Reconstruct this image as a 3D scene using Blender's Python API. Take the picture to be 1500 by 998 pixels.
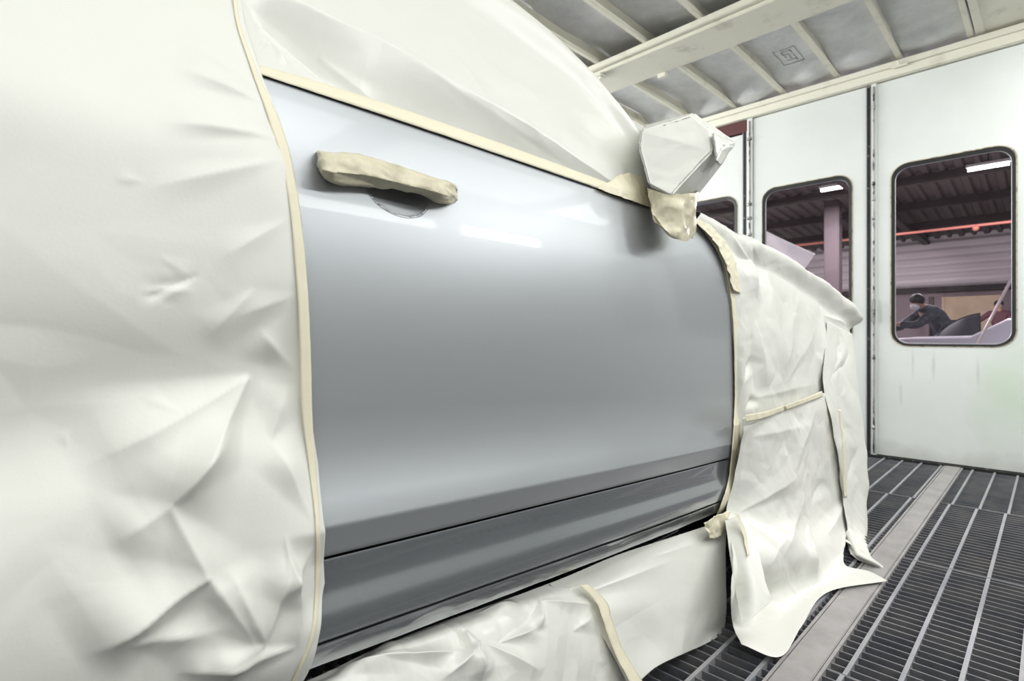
import bpy, bmesh, math, random
import numpy as np
from mathutils import Vector, noise as mnoise
for o in list(bpy.data.objects): bpy.data.objects.remove(o)
SC = bpy.context.scene
COL = SC.collection
# ------------------------------------------------------------------ camera, world, lights, exposure
F, U0, V0, CZ = 792.0, 750.0, 494.0, 0.75
cd = bpy.data.cameras.new('camera'); cam = bpy.data.objects.new('camera', cd); COL.objects.link(cam)
cam.location = (0, 0, CZ); cam.rotation_euler = (math.pi/2, 0, -math.pi/4)
cd.sensor_width = 36; cd.lens = F/1500*36; cd.shift_y = -5/1500; cd.clip_start = .02; cd.clip_end = 100
cd.dof.use_dof = True; cd.dof.focus_distance = 1.1; cd.dof.aperture_fstop = 7.0
SC.camera = cam
w = bpy.data.worlds.new('world'); SC.world = w; w.use_nodes = True
w.node_tree.nodes['Background'].inputs[0].default_value = (.75, .8, .85, 1)
w.node_tree.nodes['Background'].inputs[1].default_value = .25
SC.view_settings.view_transform = 'Standard'; SC.view_settings.look = 'None'
SC.view_settings.exposure = 0.0; SC.view_settings.gamma = 1; SC.view_settings.use_curve_mapping = False

def area(loc, target, sx, sy, power, color=(1, 1, 1)):
    l = bpy.data.lights.new('lamp_light', 'AREA'); l.shape = 'RECTANGLE'; l.size = sx; l.size_y = sy
    l.energy = power; l.color = color
    o = bpy.data.objects.new('lamp_light', l); COL.objects.link(o); o.location = loc
    z = -(Vector(target)-Vector(loc)).normalized()          # local z points away from the target
    x = Vector((1, 0, 0)) if abs(z.x) < .9 else Vector((0, 1, 0))
    x = (x - z*x.dot(z)).normalized(); y = z.cross(x)
    from mathutils import Matrix
    o.rotation_euler = Matrix((x, y, z)).transposed().to_euler()
    return o
LC = (.99, 1, .985)
LAMPS = []   # (centre, target, length, width): ceiling and cornice lamp boxes of the booth
for i, x in enumerate((-1.35, .25, 1.85, 3.2)):
    LAMPS.append(((x, -1.75, 2.17), (x, -.2, .9 if i < 2 else 1.6), 1.25 if i < 3 else .9, .17, (7, 14, 11, 21)[i]))
for i, x in enumerate((-1.05, .50, 2.05, 3.3)):
    LAMPS.append(((x, -.45, 2.38), (x, -.45, 0), 1.3 if i < 3 else .7, .75, (18, 15, 11, 11)[i]))
for i, x in enumerate((-1.0, 1.0, 3.0)):  # far row, out of view, added to throw light onto the ceiling
    LAMPS.append(((x, 4.1, 2.12), (x, 2.6, 2.0), 1.5, .42, (50, 85, 85)[i]))
for (c, t, sx, sy, p) in LAMPS: area(c, t, sx, sy, p, LC)
# dim tubes of the workshop beyond the doors (their lamp bodies are built with the workshop)
TUBES = [(14.2, .9, 4.12), (13.8, 3.45, 4.12), (9.0, 6.2, 4.5), (8.5, -2.0, 4.5), (18, 7.5, 4.0)]  # last tube added out of view to brighten the corrugated back wall

# ------------------------------------------------------------------ helpers
def D(u, v):
    s = (u-U0)/F; return (.70710678*(1+s), .70710678*(1-s), (V0-v)/F)
def PY(u, v, y):
    d = D(u, v); k = y/d[1]; return (d[0]*k, y, CZ+d[2]*k)
def PX(u, v, x):
    d = D(u, v); k = x/d[0]; return (x, d[1]*k, CZ+d[2]*k)
def PZ(u, v, z=0.0):
    d = D(u, v); k = (z-CZ)/d[2]; return (d[0]*k, d[1]*k, z)
def PD(u, v, dist):
    d = D(u, v); return (d[0]*dist, d[1]*dist, CZ+d[2]*dist)
def project(P):
    P = np.asarray(P, float); dep = (P[..., 0]+P[..., 1])*.70710678
    dep = np.where(dep < .05, .05, dep)
    r = (P[..., 0]-P[..., 1])*.70710678
    return U0+F*r/dep, V0-F*(P[..., 2]-CZ)/dep

def ss(a, b, x):
    t = np.clip((np.asarray(x, float)-a)/(b-a), 0, 1); return t*t*(3-2*t)

# car side: slope dy/dz against a reference height; positive faces up
SL = [(.16, -3.0), (.25, -1.6), (.327, -.62), (.362, -.25), (.363, -.16), (.385, -.10), (.396, .12), (.405, .32), (.418, .32), (.430, .02),
      (.445, -.10), (.468, -.10), (.470, -.34), (.509, -.30), (.514, .28), (.545, .33), (.575, .23), (.61, .08), (.65, -.03), (.72, -.05),
     
      (.78, -.02), (.84, .03), (.90, .085), (.95, .15), (1.0, .23), (1.05, .32), (1.10, .40)]
_z = np.linspace(.16, 1.10, 1881); _s = np.interp(_z, [a for a, b in SL], [b for a, b in SL])
_y = np.concatenate([[0], np.cumsum((_s[1:]+_s[:-1])/2*np.diff(_z))]); _y = _y-np.interp(.83, _z, _y)+.66
def zref(x, z):
    t = np.clip((np.asarray(x, float)-.31)/1.22, -.6, 1.25)
    dlt = .069*ss(.85, .47, z) + .012*ss(.45, .30, z)
    return z+t*dlt
def S(x, z):
    x = np.asarray(x, float); z = np.asarray(z, float); zr = zref(x, z)
    y = np.interp(zr, _z, _y) + np.where(zr > 1.10, (zr-1.10)*.40, 0) + np.where(zr < .16, (.16-zr)*1.0, 0)
    bow = .014*np.clip((x-.9)/.63, 0, 3)**2 + .010*np.clip((.3-x)/1.0, 0, 3)**2
    return y+bow
def PS(u, v, e=0.0):
    """point of the photograph's ray on the car side, e metres out of it"""
    y = .68
    for _ in range(30):
        p = PY(u, v, y); y = .5*y+.5*(float(S(p[0], p[2]))-e)
    return PY(u, v, y)

def vnoise(x, y, seed=0):
    x = np.asarray(x, float); y = np.asarray(y, float)
    xi = np.floor(x).astype(np.int64); yi = np.floor(y).astype(np.int64); fx = x-xi; fy = y-yi
    def h(a, b):
        n = (a*374761393 + b*668265263 + seed*2147483) & 0xffffffff
        n = ((n ^ (n >> 13))*1274126177) & 0xffffffff
        return ((n ^ (n >> 16)) & 0xffff)/32767.5-1
    fx = fx*fx*(3-2*fx); fy = fy*fy*(3-2*fy)
    return (h(xi, yi)*(1-fx)+h(xi+1, yi)*fx)*(1-fy)+(h(xi, yi+1)*(1-fx)+h(xi+1, yi+1)*fx)*fy
def facet(x, y, seed=0):
    """piecewise-linear noise on a warped triangle lattice: flat facets meeting in creases"""
    x0 = x+.45*vnoise(x*.9+7, y*.9, seed+5); y0 = y+.45*vnoise(x*.9, y*.9+3, seed+6)
    xi = np.floor(x0).astype(np.int64); yi = np.floor(y0).astype(np.int64); fx = x0-xi; fy = y0-yi
    def h(a, b):
        n = (a*374761393 + b*668265263 + seed*9176453) & 0xffffffff
        n = ((n ^ (n >> 13))*1274126177) & 0xffffffff
        return ((n ^ (n >> 16)) & 0xffff)/32767.5-1
    a, b, c, d = h(xi, yi), h(xi+1, yi), h(xi, yi+1), h(xi+1, yi+1)
    flip = (h(xi+91, yi+17) > 0)
    t1 = np.where(fx+fy < 1, a+(b-a)*fx+(c-a)*fy, d+(c-d)*(1-fx)+(b-d)*(1-fy))
    t2 = np.where(fx > fy, a+(b-a)*fx+(d-b)*fy, a+(c-a)*fy+(d-c)*fx)
    return np.where(flip, t1, t2)
def seg(u, v, a, b):
    ax, ay = a; bx, by = b; dx, dy = bx-ax, by-ay; L = math.hypot(dx, dy)
    t = ((u-ax)*dx+(v-ay)*dy)/(L*L); sd = ((u-ax)*dy-(v-ay)*dx)/L     # sd > 0 on the right-hand side when walking a>b (image up for left>right)
    return t, sd, L
def fold(u, v, a, b, h, w1, w2, e0=.25, e1=.25):
    """ridge from a to b; falls off over w1 on the upper side and w2 on the lower side"""
    t, sd, L = seg(u, v, a, b)
    if b[0] < a[0]: sd = -sd
    k = np.clip(t*1.25, 0, 1)
    w = np.where(sd > 0, w1, w2)*(.12+1.1*k)
    r = np.abs(sd)/w
    return 1.25*h*(.06+.94*k)*ss(-.03, .02, t)*ss(1.05, .45, t)*np.clip(1-r, 0, 1)**1.7

def mat(name, col, rough=.5, metal=0.0, spec=.5, coat=0, emit=None, bump=None, mottle=None, alpha=None):
    m = bpy.data.materials.new(name); m.use_nodes = True; nt = m.node_tree; b = nt.nodes['Principled BSDF']
    b.inputs['Base Color'].default_value = (*col, 1); b.inputs['Roughness'].default_value = rough
    b.inputs['Metallic'].default_value = metal; b.inputs['Specular IOR Level'].default_value = spec
    if coat: b.inputs['Coat Weight'].default_value = coat; b.inputs['Coat Roughness'].default_value = .04
    if emit: b.inputs['Emission Color'].default_value = (*emit[0], 1); b.inputs['Emission Strength'].default_value = emit[1]
    tc = nt.nodes.new('ShaderNodeTexCoord')
    if bump:
        n = nt.nodes.new('ShaderNodeTexNoise'); n.inputs['Scale'].default_value = bump[0]; n.inputs['Detail'].default_value = 4
        bp = nt.nodes.new('ShaderNodeBump'); bp.inputs['Strength'].default_value = bump[1]; bp.inputs['Distance'].default_value = bump[2]
        nt.links.new(tc.outputs['Object'], n.inputs['Vector']); nt.links.new(n.outputs['Fac'], bp.inputs['Height'])
        nt.links.new(bp.outputs['Normal'], b.inputs['Normal'])
    if mottle:   # (scale, other colour, low, high)
        n = nt.nodes.new('ShaderNodeTexNoise'); n.inputs['Scale'].default_value = mottle[0]; n.inputs['Detail'].default_value = 6
        n.inputs['Roughness'].default_value = .65
        r = nt.nodes.new('ShaderNodeMapRange'); r.inputs[1].default_value = mottle[2]; r.inputs[2].default_value = mottle[3]
        mx = nt.nodes.new('ShaderNodeMix'); mx.data_type = 'RGBA'
        mx.inputs[6].default_value = (*col, 1); mx.inputs[7].default_value = (*mottle[1], 1)
        nt.links.new(tc.outputs['Object'], n.inputs['Vector']); nt.links.new(n.outputs['Fac'], r.inputs[0])
        nt.links.new(r.outputs[0], mx.inputs[0]); nt.links.new(mx.outputs[2], b.inputs['Base Color'])
    return m
M = {}
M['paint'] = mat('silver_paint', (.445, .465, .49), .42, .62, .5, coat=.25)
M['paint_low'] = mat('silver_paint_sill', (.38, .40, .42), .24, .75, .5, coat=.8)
M['paper'] = mat('masking_paper', (.76, .76, .71), .45, 0, .4, bump=(260, .12, .001))
M['paper_shiny'] = mat('masking_paper_shiny', (.76, .76, .715), .27, 0, .5, bump=(160, .08, .001))
M['tape'] = mat('masking_tape', (.80, .75, .58), .5, 0, .4, bump=(400, .25, .001))
M['htape'] = mat('handle_tape', (.70, .65, .49), .32, 0, .4, bump=(120, .35, .002), mottle=(35, (.50, .46, .33), .45, .75))
M['black'] = mat('black_rubber', (.012, .012, .012), .5)
M['dark'] = mat('dark_backing', (.02, .02, .022), .8)  # shade of the car's panel gaps put into the colour; also backs the ceiling
def wallmat():
    m = mat('door_paint', (.76, .79, .775), .38, 0, .4, mottle=(1.7, (.69, .725, .69), .42, .8)); nt = m.node_tree; b = nt.nodes['Principled BSDF']
    src = b.inputs['Base Color'].links[0].from_socket; geo = nt.nodes.new('ShaderNodeNewGeometry')
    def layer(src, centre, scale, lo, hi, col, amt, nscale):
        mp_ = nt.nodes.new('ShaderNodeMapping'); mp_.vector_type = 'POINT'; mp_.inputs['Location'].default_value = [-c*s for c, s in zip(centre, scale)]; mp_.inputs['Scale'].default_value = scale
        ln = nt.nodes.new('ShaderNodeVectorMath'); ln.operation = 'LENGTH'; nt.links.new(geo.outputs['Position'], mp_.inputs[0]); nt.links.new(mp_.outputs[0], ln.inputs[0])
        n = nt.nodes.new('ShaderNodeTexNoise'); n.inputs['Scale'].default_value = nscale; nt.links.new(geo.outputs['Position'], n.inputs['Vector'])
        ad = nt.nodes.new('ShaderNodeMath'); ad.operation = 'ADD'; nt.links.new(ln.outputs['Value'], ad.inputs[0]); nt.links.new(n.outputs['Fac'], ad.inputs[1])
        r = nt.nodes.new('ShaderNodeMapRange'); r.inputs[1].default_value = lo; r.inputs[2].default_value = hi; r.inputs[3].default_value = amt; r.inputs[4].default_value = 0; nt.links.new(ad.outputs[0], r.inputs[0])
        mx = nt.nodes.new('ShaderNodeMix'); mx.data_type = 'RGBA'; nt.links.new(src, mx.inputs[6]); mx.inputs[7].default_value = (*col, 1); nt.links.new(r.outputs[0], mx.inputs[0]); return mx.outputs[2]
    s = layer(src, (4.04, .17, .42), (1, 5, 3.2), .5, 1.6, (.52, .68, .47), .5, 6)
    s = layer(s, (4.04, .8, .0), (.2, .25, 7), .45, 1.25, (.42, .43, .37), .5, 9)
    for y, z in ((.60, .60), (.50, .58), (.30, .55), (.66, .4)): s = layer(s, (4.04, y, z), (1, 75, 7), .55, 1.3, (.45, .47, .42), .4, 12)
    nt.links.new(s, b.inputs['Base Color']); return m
M['wall'] = wallmat()
M['nearwall'] = mat('grey_bounce_cut_wall', (.30, .31, .31), .6)  # unseen near wall, greyed to cut bounce light and darken the door's middle
M['sheet'] = mat('bright_sheet', (.9, .9, .92), .6)
M['cream'] = mat('cream_steel', (.78, .76, .66), .45, 0, .4, mottle=(7, (.50, .46, .37), .56, .82))
M['foil'] = mat('insulation_foil', (.76, .765, .78), .45, .1, .5, bump=(14, .5, .012), mottle=(5, (.60, .605, .62), .4, .7))
M['grate'] = mat('grating_steel', (.22, .215, .22), .5, .35, .5, mottle=(9, (.12, .13, .16), .4, .7))
M['rail'] = mat('grating_bar_steel', (.40, .40, .41), .45, .3, .5, mottle=(6, (.30, .31, .36), .4, .7))
M['plate'] = mat('plate_steel', (.42, .405, .40), .5, .25, .5, mottle=(8, (.30, .285, .28), .4, .72))
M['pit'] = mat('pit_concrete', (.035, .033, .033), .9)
M['caulk'] = mat('window_caulk', (.60, .55, .43), .6, mottle=(30, (.20, .15, .09), .5, .7))
M['rust'] = mat('worn_steel', (.45, .45, .43), .5, .2, .5, mottle=(18, (.06, .05, .045), .50, .60))
M['seal'] = mat('worn_black_seal', (.012, .012, .012), .6, mottle=(25, (.35, .36, .34), .62, .72))
M['hallroof'] = mat('dark_roof_sheet', (.125, .11, .115), .7)
M['hallsteel'] = mat('dark_purlin', (.07, .055, .06), .7)
M['hallwall'] = mat('white_corrugated_sheet', (.86, .82, .84), .6)
M['hallgrey'] = mat('mauve_wall', (.30, .25, .27), .8)
M['hallfloor'] = mat('workshop_concrete', (.25, .24, .235), .7)
M['ply'] = mat('plywood', (.55, .44, .30), .7, mottle=(2, (.45, .36, .26), .4, .7))
M['redpipe'] = mat('red_pipe', (.75, .28, .22), .5)
M['lampbody'] = mat('lamp_body', (.75, .76, .75), .5)
M['tube'] = mat('lit_tube', (1, 1, 1), .5, emit=((1, .97, .95), 9))
M['skin'] = mat('skin', (.42, .25, .18), .6)
M['navy'] = mat('dark_work_shirt', (.045, .05, .07), .8, mottle=(14, (.12, .13, .15), .5, .7))
M['hair'] = mat('black_hair', (.012, .011, .012), .6)
M['white'] = mat('white_mask', (.75, .76, .8), .8)
M['bluecloth'] = mat('blue_shirt', (.16, .20, .36), .8)
M['maroon'] = mat('maroon_clothes', (.10, .035, .05), .8)
M['darkcar'] = mat('dark_car_paint', (.05, .05, .06), .35, .3, .5)
M['palecar'] = mat('pale_car_paint', (.42, .42, .48), .35, .3, .5)
M['steel'] = mat('bright_pole', (.62, .55, .56), .35, .5)
M['stamp'] = mat('stamp_ink', (.46, .46, .47), .6)
def glass_mat():
    m = bpy.data.materials.new('tinted_glass'); m.use_nodes = True; nt = m.node_tree; nt.nodes.clear()
    o = nt.nodes.new('ShaderNodeOutputMaterial'); t = nt.nodes.new('ShaderNodeBsdfTransparent'); t.inputs[0].default_value = (.84, .80, .84, 1)
    g = nt.nodes.new('ShaderNodeBsdfGlossy'); g.inputs['Roughness'].default_value = .02; g.inputs[0].default_value = (.9, .85, .95, 1)
    f = nt.nodes.new('ShaderNodeFresnel'); f.inputs[0].default_value = 1.35
    mx = nt.nodes.new('ShaderNodeMixShader'); nt.links.new(f.outputs[0], mx.inputs[0]); nt.links.new(t.outputs[0], mx.inputs[1])
    nt.links.new(g.outputs[0], mx.inputs[2]); nt.links.new(mx.outputs[0], o.inputs[0]); return m
M['glass'] = glass_mat()

def tag(o, label=None, cat=None, group=None, kind=None):
    if label: o['label'] = label
    if cat: o['category'] = cat
    if group: o['group'] = group
    if kind: o['kind'] = kind
    return o
def link(name, verts, faces, m, parent=None, smooth=True, thick=0, angle=None):
    me = bpy.data.meshes.new(name); me.from_pydata([tuple(map(float, v)) for v in verts], [], faces); me.update()
    me.materials.append(M[m] if isinstance(m, str) else m)
    if smooth: me.polygons.foreach_set('use_smooth', [True]*len(me.polygons))
    o = bpy.data.objects.new(name, me); COL.objects.link(o)
    if thick:
        md = o.modifiers.new('thickness', 'SOLIDIFY'); md.thickness = thick; md.offset = -1
    if parent:
        o.parent = parent
        if parent.type == 'EMPTY': o.location = -parent.location if parent.parent is None else o.location
    return o
def empty(name, loc=(0, 0, 0), parent=None):
    o = bpy.data.objects.new(name, None); o.location = loc; o.empty_display_size = .1; COL.objects.link(o)
    if parent: o.parent = parent
    return o
class MB:
    def __init__(s): s.v = []; s.f = []
    def add(s, vs, fs):
        n = len(s.v); s.v += [tuple(map(float, a)) for a in vs]; s.f += [tuple(n+i for i in f) for f in fs]; return s
    def box(s, x0, x1, y0, y1, z0, z1, b=0):
        if b <= 0:
            vs = [(x, y, z) for x in (x0, x1) for y in (y0, y1) for z in (z0, z1)]
            return s.add(vs, [(0, 1, 3, 2), (4, 6, 7, 5), (0, 4, 5, 1), (2, 3, 7, 6), (0, 2, 6, 4), (1, 5, 7, 3)])
        bm = bmesh.new(); bmesh.ops.create_cube(bm, size=1)
        for v in bm.verts: v.co = ((x0+x1)/2+v.co.x*(x1-x0), (y0+y1)/2+v.co.y*(y1-y0), (z0+z1)/2+v.co.z*(z1-z0))
        bmesh.ops.bevel(bm, geom=bm.edges[:], offset=b, segments=2, affect='EDGES')
        bm.verts.index_update(); s.add([v.co[:] for v in bm.verts], [[v.index for v in f.verts] for f in bm.faces]); bm.free(); return s
    def tube(s, pts, r, n=10):
        pts = [Vector(p) for p in pts]; vs = []; fs = []
        for i, p in enumerate(pts):
            t = (pts[min(i+1, len(pts)-1)]-pts[max(i-1, 0)]).normalized()
            a = t.orthogonal().normalized() if i == 0 else (a-t*a.dot(t)).normalized()
            b = t.cross(a); rr = r[i] if isinstance(r, (list, tuple)) else r
            for k in range(n):
                q = 2*math.pi*k/n; vs.append(p+a*math.cos(q)*rr+b*math.sin(q)*rr)
        for i in range(len(pts)-1):
            for k in range(n): fs.append((i*n+k, i*n+(k+1) % n, (i+1)*n+(k+1) % n, (i+1)*n+k))
        fs.append(tuple(range(n))[::-1]); fs.append(tuple((len(pts)-1)*n+k for k in range(n)))
        return s.add(vs, fs)
    def ball(s, c, r, nu=16, nv=10):
        vs = []; fs = []
        for j in range(nv+1):
            ph = math.pi*j/nv
            for i in range(nu):
                th = 2*math.pi*i/nu
                vs.append((c[0]+r[0]*math.sin(ph)*math.cos(th), c[1]+r[1]*math.sin(ph)*math.sin(th), c[2]+r[2]*math.cos(ph)))
        for j in range(nv):
            for i in range(nu): fs.append((j*nu+i, (j+1)*nu+i, (j+1)*nu+(i+1) % nu, j*nu+(i+1) % nu))
        return s.add(vs, fs)
    def build(s, name, m, parent=None, smooth=False, **k):
        return link(name, s.v, s.f, m, parent, smooth, **k)
def struct(o): o['kind'] = 'structure'; return o

def catmull(ctrl, n):
    """ctrl (k, m, 3) interpolated along axis 0 to n samples"""
    c = np.asarray(ctrl, float); k = c.shape[0]
    if k == 2:
        t = np.linspace(0, 1, n).reshape(-1, *([1]*(c.ndim-1))); return c[0]*(1-t)+c[1]*t
    e = np.concatenate([[2*c[0]-c[1]], c, [2*c[-1]-c[-2]]]); T = np.linspace(0, k-1, n); i = np.minimum(T.astype(int), k-2); t = (T-i).reshape(-1, *([1]*(c.ndim-1)))
    p0, p1, p2, p3 = e[i], e[i+1], e[i+2], e[i+3]
    return .5*((2*p1)+(-p0+p2)*t+(2*p0-5*p1+4*p2-p3)*t*t+(-p0+3*p1-3*p2+p3)*t**3)
def grid_normals(G):
    du = np.gradient(G, axis=1); dv = np.gradient(G, axis=0); n = np.cross(du, dv)
    n /= np.linalg.norm(n, axis=2, keepdims=True)+1e-9
    c = G-np.array([0, 0, CZ]); 
    if np.mean(np.sum(n*c, axis=2)) > 0: n = -n
    return n
def grid_obj(name, G, m, parent=None, thick=0, keep=None, smooth=True):
    nv, nu = G.shape[:2]; idx = np.arange(nv*nu).reshape(nv, nu)
    q = np.stack([idx[:-1, :-1], idx[1:, :-1], idx[1:, 1:], idx[:-1, 1:]], -1)
    if keep is not None: q = q[keep]
    q = q.reshape(-1, 4)
    # orient faces to the camera side
    V = G.reshape(-1, 3)
    a, b, c = V[q[:, 0]], V[q[:, 1]], V[q[:, 2]]; n = np.cross(b-a, c-a)
    if np.sum(n*(a-np.array([0, 0, CZ]))) > 0: q = q[:, ::-1]
    return link(name, V, [tuple(map(int, f)) for f in q], m, parent, smooth, thick)
def sheet(name, rows, nv, nu, m, disp=None, parent=None, thick=0, pxdisp=True):
    G = catmull(rows, nv); G = catmull(np.swapaxes(G, 0, 1), nu); G = np.swapaxes(G, 0, 1)
    if disp:
        N = grid_normals(G); u, v = project(G); t = np.linspace(0, 1, nv)[:, None]*np.ones((1, nu)); s = np.ones((nv, 1))*np.linspace(0, 1, nu)[None]
        G = G+N*disp(G, u, v, s, t)[..., None]
    return grid_obj(name, G, m, parent, thick)
def crumple(G, amp, sc=7.0, seed=0):
    a = G[..., 0]+.35*G[..., 1]; b = G[..., 2]-.35*G[..., 1]
    return amp*(facet(a*sc, b*sc, seed)+.45*facet(a*sc*2.3+5, b*sc*2.3, seed+1)+.18*facet(a*sc*5.1, b*sc*5.1+9, seed+2))
def ribbon(name, A, B, surf, m='tape', n=80, w=5, e=.004, wr=.0006, parent=None, seed=3):
    """tape between two edge lines A, B, laid on surf(u, v, e)"""
    a = catmull([(x, y, 0) for x, y in A], n); b = catmull([(x, y, 0) for x, y in B], n); G = np.zeros((n, w, 3))
    for i in range(n):
        for j in range(w):
            t = j/(w-1); p = a[i]*(1-t)+b[i]*t; G[i, j] = surf(p[0], p[1], e)
    N = grid_normals(G); G = G+N*(wr*facet(G[..., 0]*70, G[..., 2]*70+G[..., 1]*40, seed))[..., None]
    return grid_obj(name, G, m, parent, thick=.0004)
# ------------------------------------------------------------------ booth shell
XW = 4.04
# floor: pit, steel grating of cross slats and long bars, flat plate strip
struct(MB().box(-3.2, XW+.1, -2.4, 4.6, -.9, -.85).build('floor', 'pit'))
g = MB(); x = -3.15
while x < XW-.01:
    off = .006 if x > 3.11 else 0
    g.box(x-.0022, x+.0022, -2.3, .365, -.034, -.003-off*.3); g.box(x-.0022, x+.0022, .445, 4.5, -.034, -.003-off*.3); x += .034
struct(g.build('floor', 'grate'))
g = MB()
for k in range(-28, 45):
    y = .327-.093*k if k >= 0 else .468+.093*(-k-1)
    if y < -2.3 or y > 4.5: continue
    for (a, b, sh) in ((-3.15, -.37, .004), (-.37, .5, -.004), (.5, 1.37, .003), (1.37, 2.24, 0), (2.24, 3.11, .0), (3.11, XW, -.008)):
        g.box(a+.002, b-.002, y+sh-.0045, y+sh+.0045, -.036, 0)
struct(g.build('floor', 'rail'))
g = MB()
for xs in (.5, 1.37, 2.24, 3.11): g.box(xs-.004, xs+.004, -2.3, .365, -.036, -.001); g.box(xs-.004, xs+.004, .445, 4.5, -.036, -.001)
struct(g.build('floor', 'grate'))
pl = MB(); pl.box(-3.15, XW, .371, .439, -.012, .003, b=.002); pl.box(-3.15, XW, .362, .369, -.02, .0015); pl.box(-3.15, XW, .441, .448, -.02, .0015)
struct(pl.build('trim_1', 'plate'))
struct(MB().box(-3.25, -3.15, -2.4, 4.6, -.9, 2.7).build('wall_back', 'wall'))
nw = MB()
for k in range(8):
    nw.box(-3.2+k*.92, -3.2+k*.92+.91, -2.4, -2.34, -.05, 2.6, b=.006)
nw.box(-3.2, XW, -2.45, -2.38, -.9, 2.7)
struct(nw.build('wall_near', 'nearwall'))
fw = MB()
for k in range(8): fw.box(-3.2+k*.92, -3.2+k*.92+.91, 4.52, 4.58, -.05, 2.6, b=.006)
fw.box(-3.2, XW, 4.56, 4.62, -.9, 2.7)
struct(fw.build('wall_far', 'wall'))

# folding door leaves of the front wall, each with a rounded window
def rrect(y0, y1, z0, z1, r, n=8):
    pts = []
    for (cy, cz, a0) in ((y1-r, z1-r, 0), (y0+r, z1-r, 90), (y0+r, z0+r, 180), (y1-r, z0+r, 270)):
        for k in range(n+1):
            a = math.radians(a0+90*k/n); pts.append((cy+r*math.cos(a), cz+r*math.sin(a)))
    return pts
def ring_between(mb, A, B, xa, xb):
    n = len(A); vs = [(xa, p[0], p[1]) for p in A]+[(xb, p[0], p[1]) for p in B]
    mb.add(vs, [(i, (i+1) % n, n+(i+1) % n, n+i) for i in range(n)])
def leaf(k, ya, yb, wy0, wy1, wz0=.70, wz1=1.81, zt=2.345):
    inner = rrect(wy0, wy1, wz0, wz1, .085); cy, cz = (wy0+wy1)/2, (wz0+wz1)/2
    outer = []
    for (py, pz) in inner:     # shoot to the leaf's rectangle
        dy, dz = py-cy, pz-cz
        t = min(((yb-cy)/dy if dy > 1e-6 else (ya-cy)/dy if dy < -1e-6 else 1e9), ((zt-cz)/dz if dz > 1e-6 else (.012-cz)/dz if dz < -1e-6 else 1e9))
        outer.append([cy+dy*t, cz+dz*t])
    for (qy, qz) in ((yb, zt), (ya, zt), (ya, .012), (yb, .012)):   # snap nearest point to each corner
        j = min(range(len(outer)), key=lambda i: (outer[i][0]-qy)**2+(outer[i][1]-qz)**2); outer[j] = [qy, qz]
    mb = MB(); ring_between(mb, outer, inner, XW, XW); ring_between(mb, inner, inner, XW, XW+.05); ring_between(mb, inner, outer, XW+.05, XW+.05); ring_between(mb, outer, outer, XW+.05, XW)
    d = struct(mb.build('door_%d' % k, 'wall'))
    ck = MB(); o1 = rrect(wy0-.010, wy1+.010, wz0-.010, wz1+.010, .093); ring_between(ck, o1, inner, XW-.0015, XW-.0015)
    ck.build('caulk_bead', 'caulk', d)
    gk = MB(); o2 = rrect(wy0-.003, wy1+.003, wz0-.003, wz1+.003, .087); i2 = rrect(wy0+.013, wy1-.013, wz0+.009, wz1-.018, .075)
    ring_between(gk, o2, o2, XW+.01, XW-.006); ring_between(gk, o2, i2, XW-.006, XW-.004); ring_between(gk, i2, i2, XW-.004, XW+.03)
    gk.build('window_gasket', 'black', d)
    i3 = rrect(wy0+.016, wy1-.016, wz0+.013, wz1-.021, .072); lp = MB(); ring_between(lp, i2, i3, XW+.008, XW+.010); ring_between(lp, i3, i3, XW+.010, XW+.02)
    lp.build('glazing_bead', 'rail', d)
    p = MB(); lo = rrect(wy0+.016, wy1-.016, wz0+.008, wz1-.016, .072); p.add([(XW+.022, a, b) for a, b in lo], [tuple(range(len(lo)))])
    p.build('window_pane', 'glass', d)
    return d
dC = leaf(1, .03, .795, .145, .704)
dB = leaf(2, .842, 1.545, .925, 1.478)
dA = leaf(3, 1.625, 2.385, 1.670, 2.22, zt=2.25)
leaf(4, -.80, -.015, -.63, -.10); leaf(5, 2.44, 3.2, 2.50, 3.06); leaf(6, -1.6, -.83, -1.45, -.92); leaf(7, 3.25, 4.02, 3.35, 3.9)
struct(MB().box(XW, XW+.05, -2.4, -1.62, 0, 2.36).box(XW, XW+.05, 4.04, 4.6, 0, 2.36).build('wall_front', 'wall'))
# hinge posts and black rubber seals between leaves
n = 2
def post(y0, y1, seal):
    global n
    t = struct(MB().box(XW-.012, XW+.03, y0, y1, .0, 2.352, b=.003).build('trim_%d' % n, 'wall')); n += 1
    mb = MB(); mb.tube([(XW-.014, (y0+y1)/2, z) for z in np.linspace(.02, 2.33, 12)], .0055, 8); 
    for z in (2.20, 1.72, 1.62, 1.50, .92, .62, .18): mb.box(XW-.022, XW-.010, y0+.004, y1-.004, z-.012, z+.012, b=.003)
    mb.build('hinge_rod', 'rust', t, smooth=True)
    if seal:
        sb = MB(); sb.box(XW-.006, XW+.02, seal[0], seal[1], .01, 2.335); sb.build('rubber_seal', 'seal', t)
        sb = MB(); sb.box(XW-.008, XW-.004, seal[0]-.002, seal[0]+.002, .01, 2.33); sb.box(XW-.008, XW-.004, seal[1]-.002, seal[1]+.002, .01, 2.33); sb.build('seal_channel', 'rail', t)
    return t
post(.785, .812, (.815, .838)); post(1.548, 1.590, (1.592, 1.618)); post(2.40, 2.43, None); post(-.012, .012, None)
h = MB(); h.box(XW-.032, XW-.012, .789, .807, .84, .99, b=.006); h.box(XW-.04, XW-.02, .792, .804, .86, .92, b=.004)
ho = h.build('door_latch', 'rust', dC)
struct(MB().box(XW-.03, XW+.06, -2.35, 4.55, -.02, .008).build('baseboard_front', 'seal'))
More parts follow.
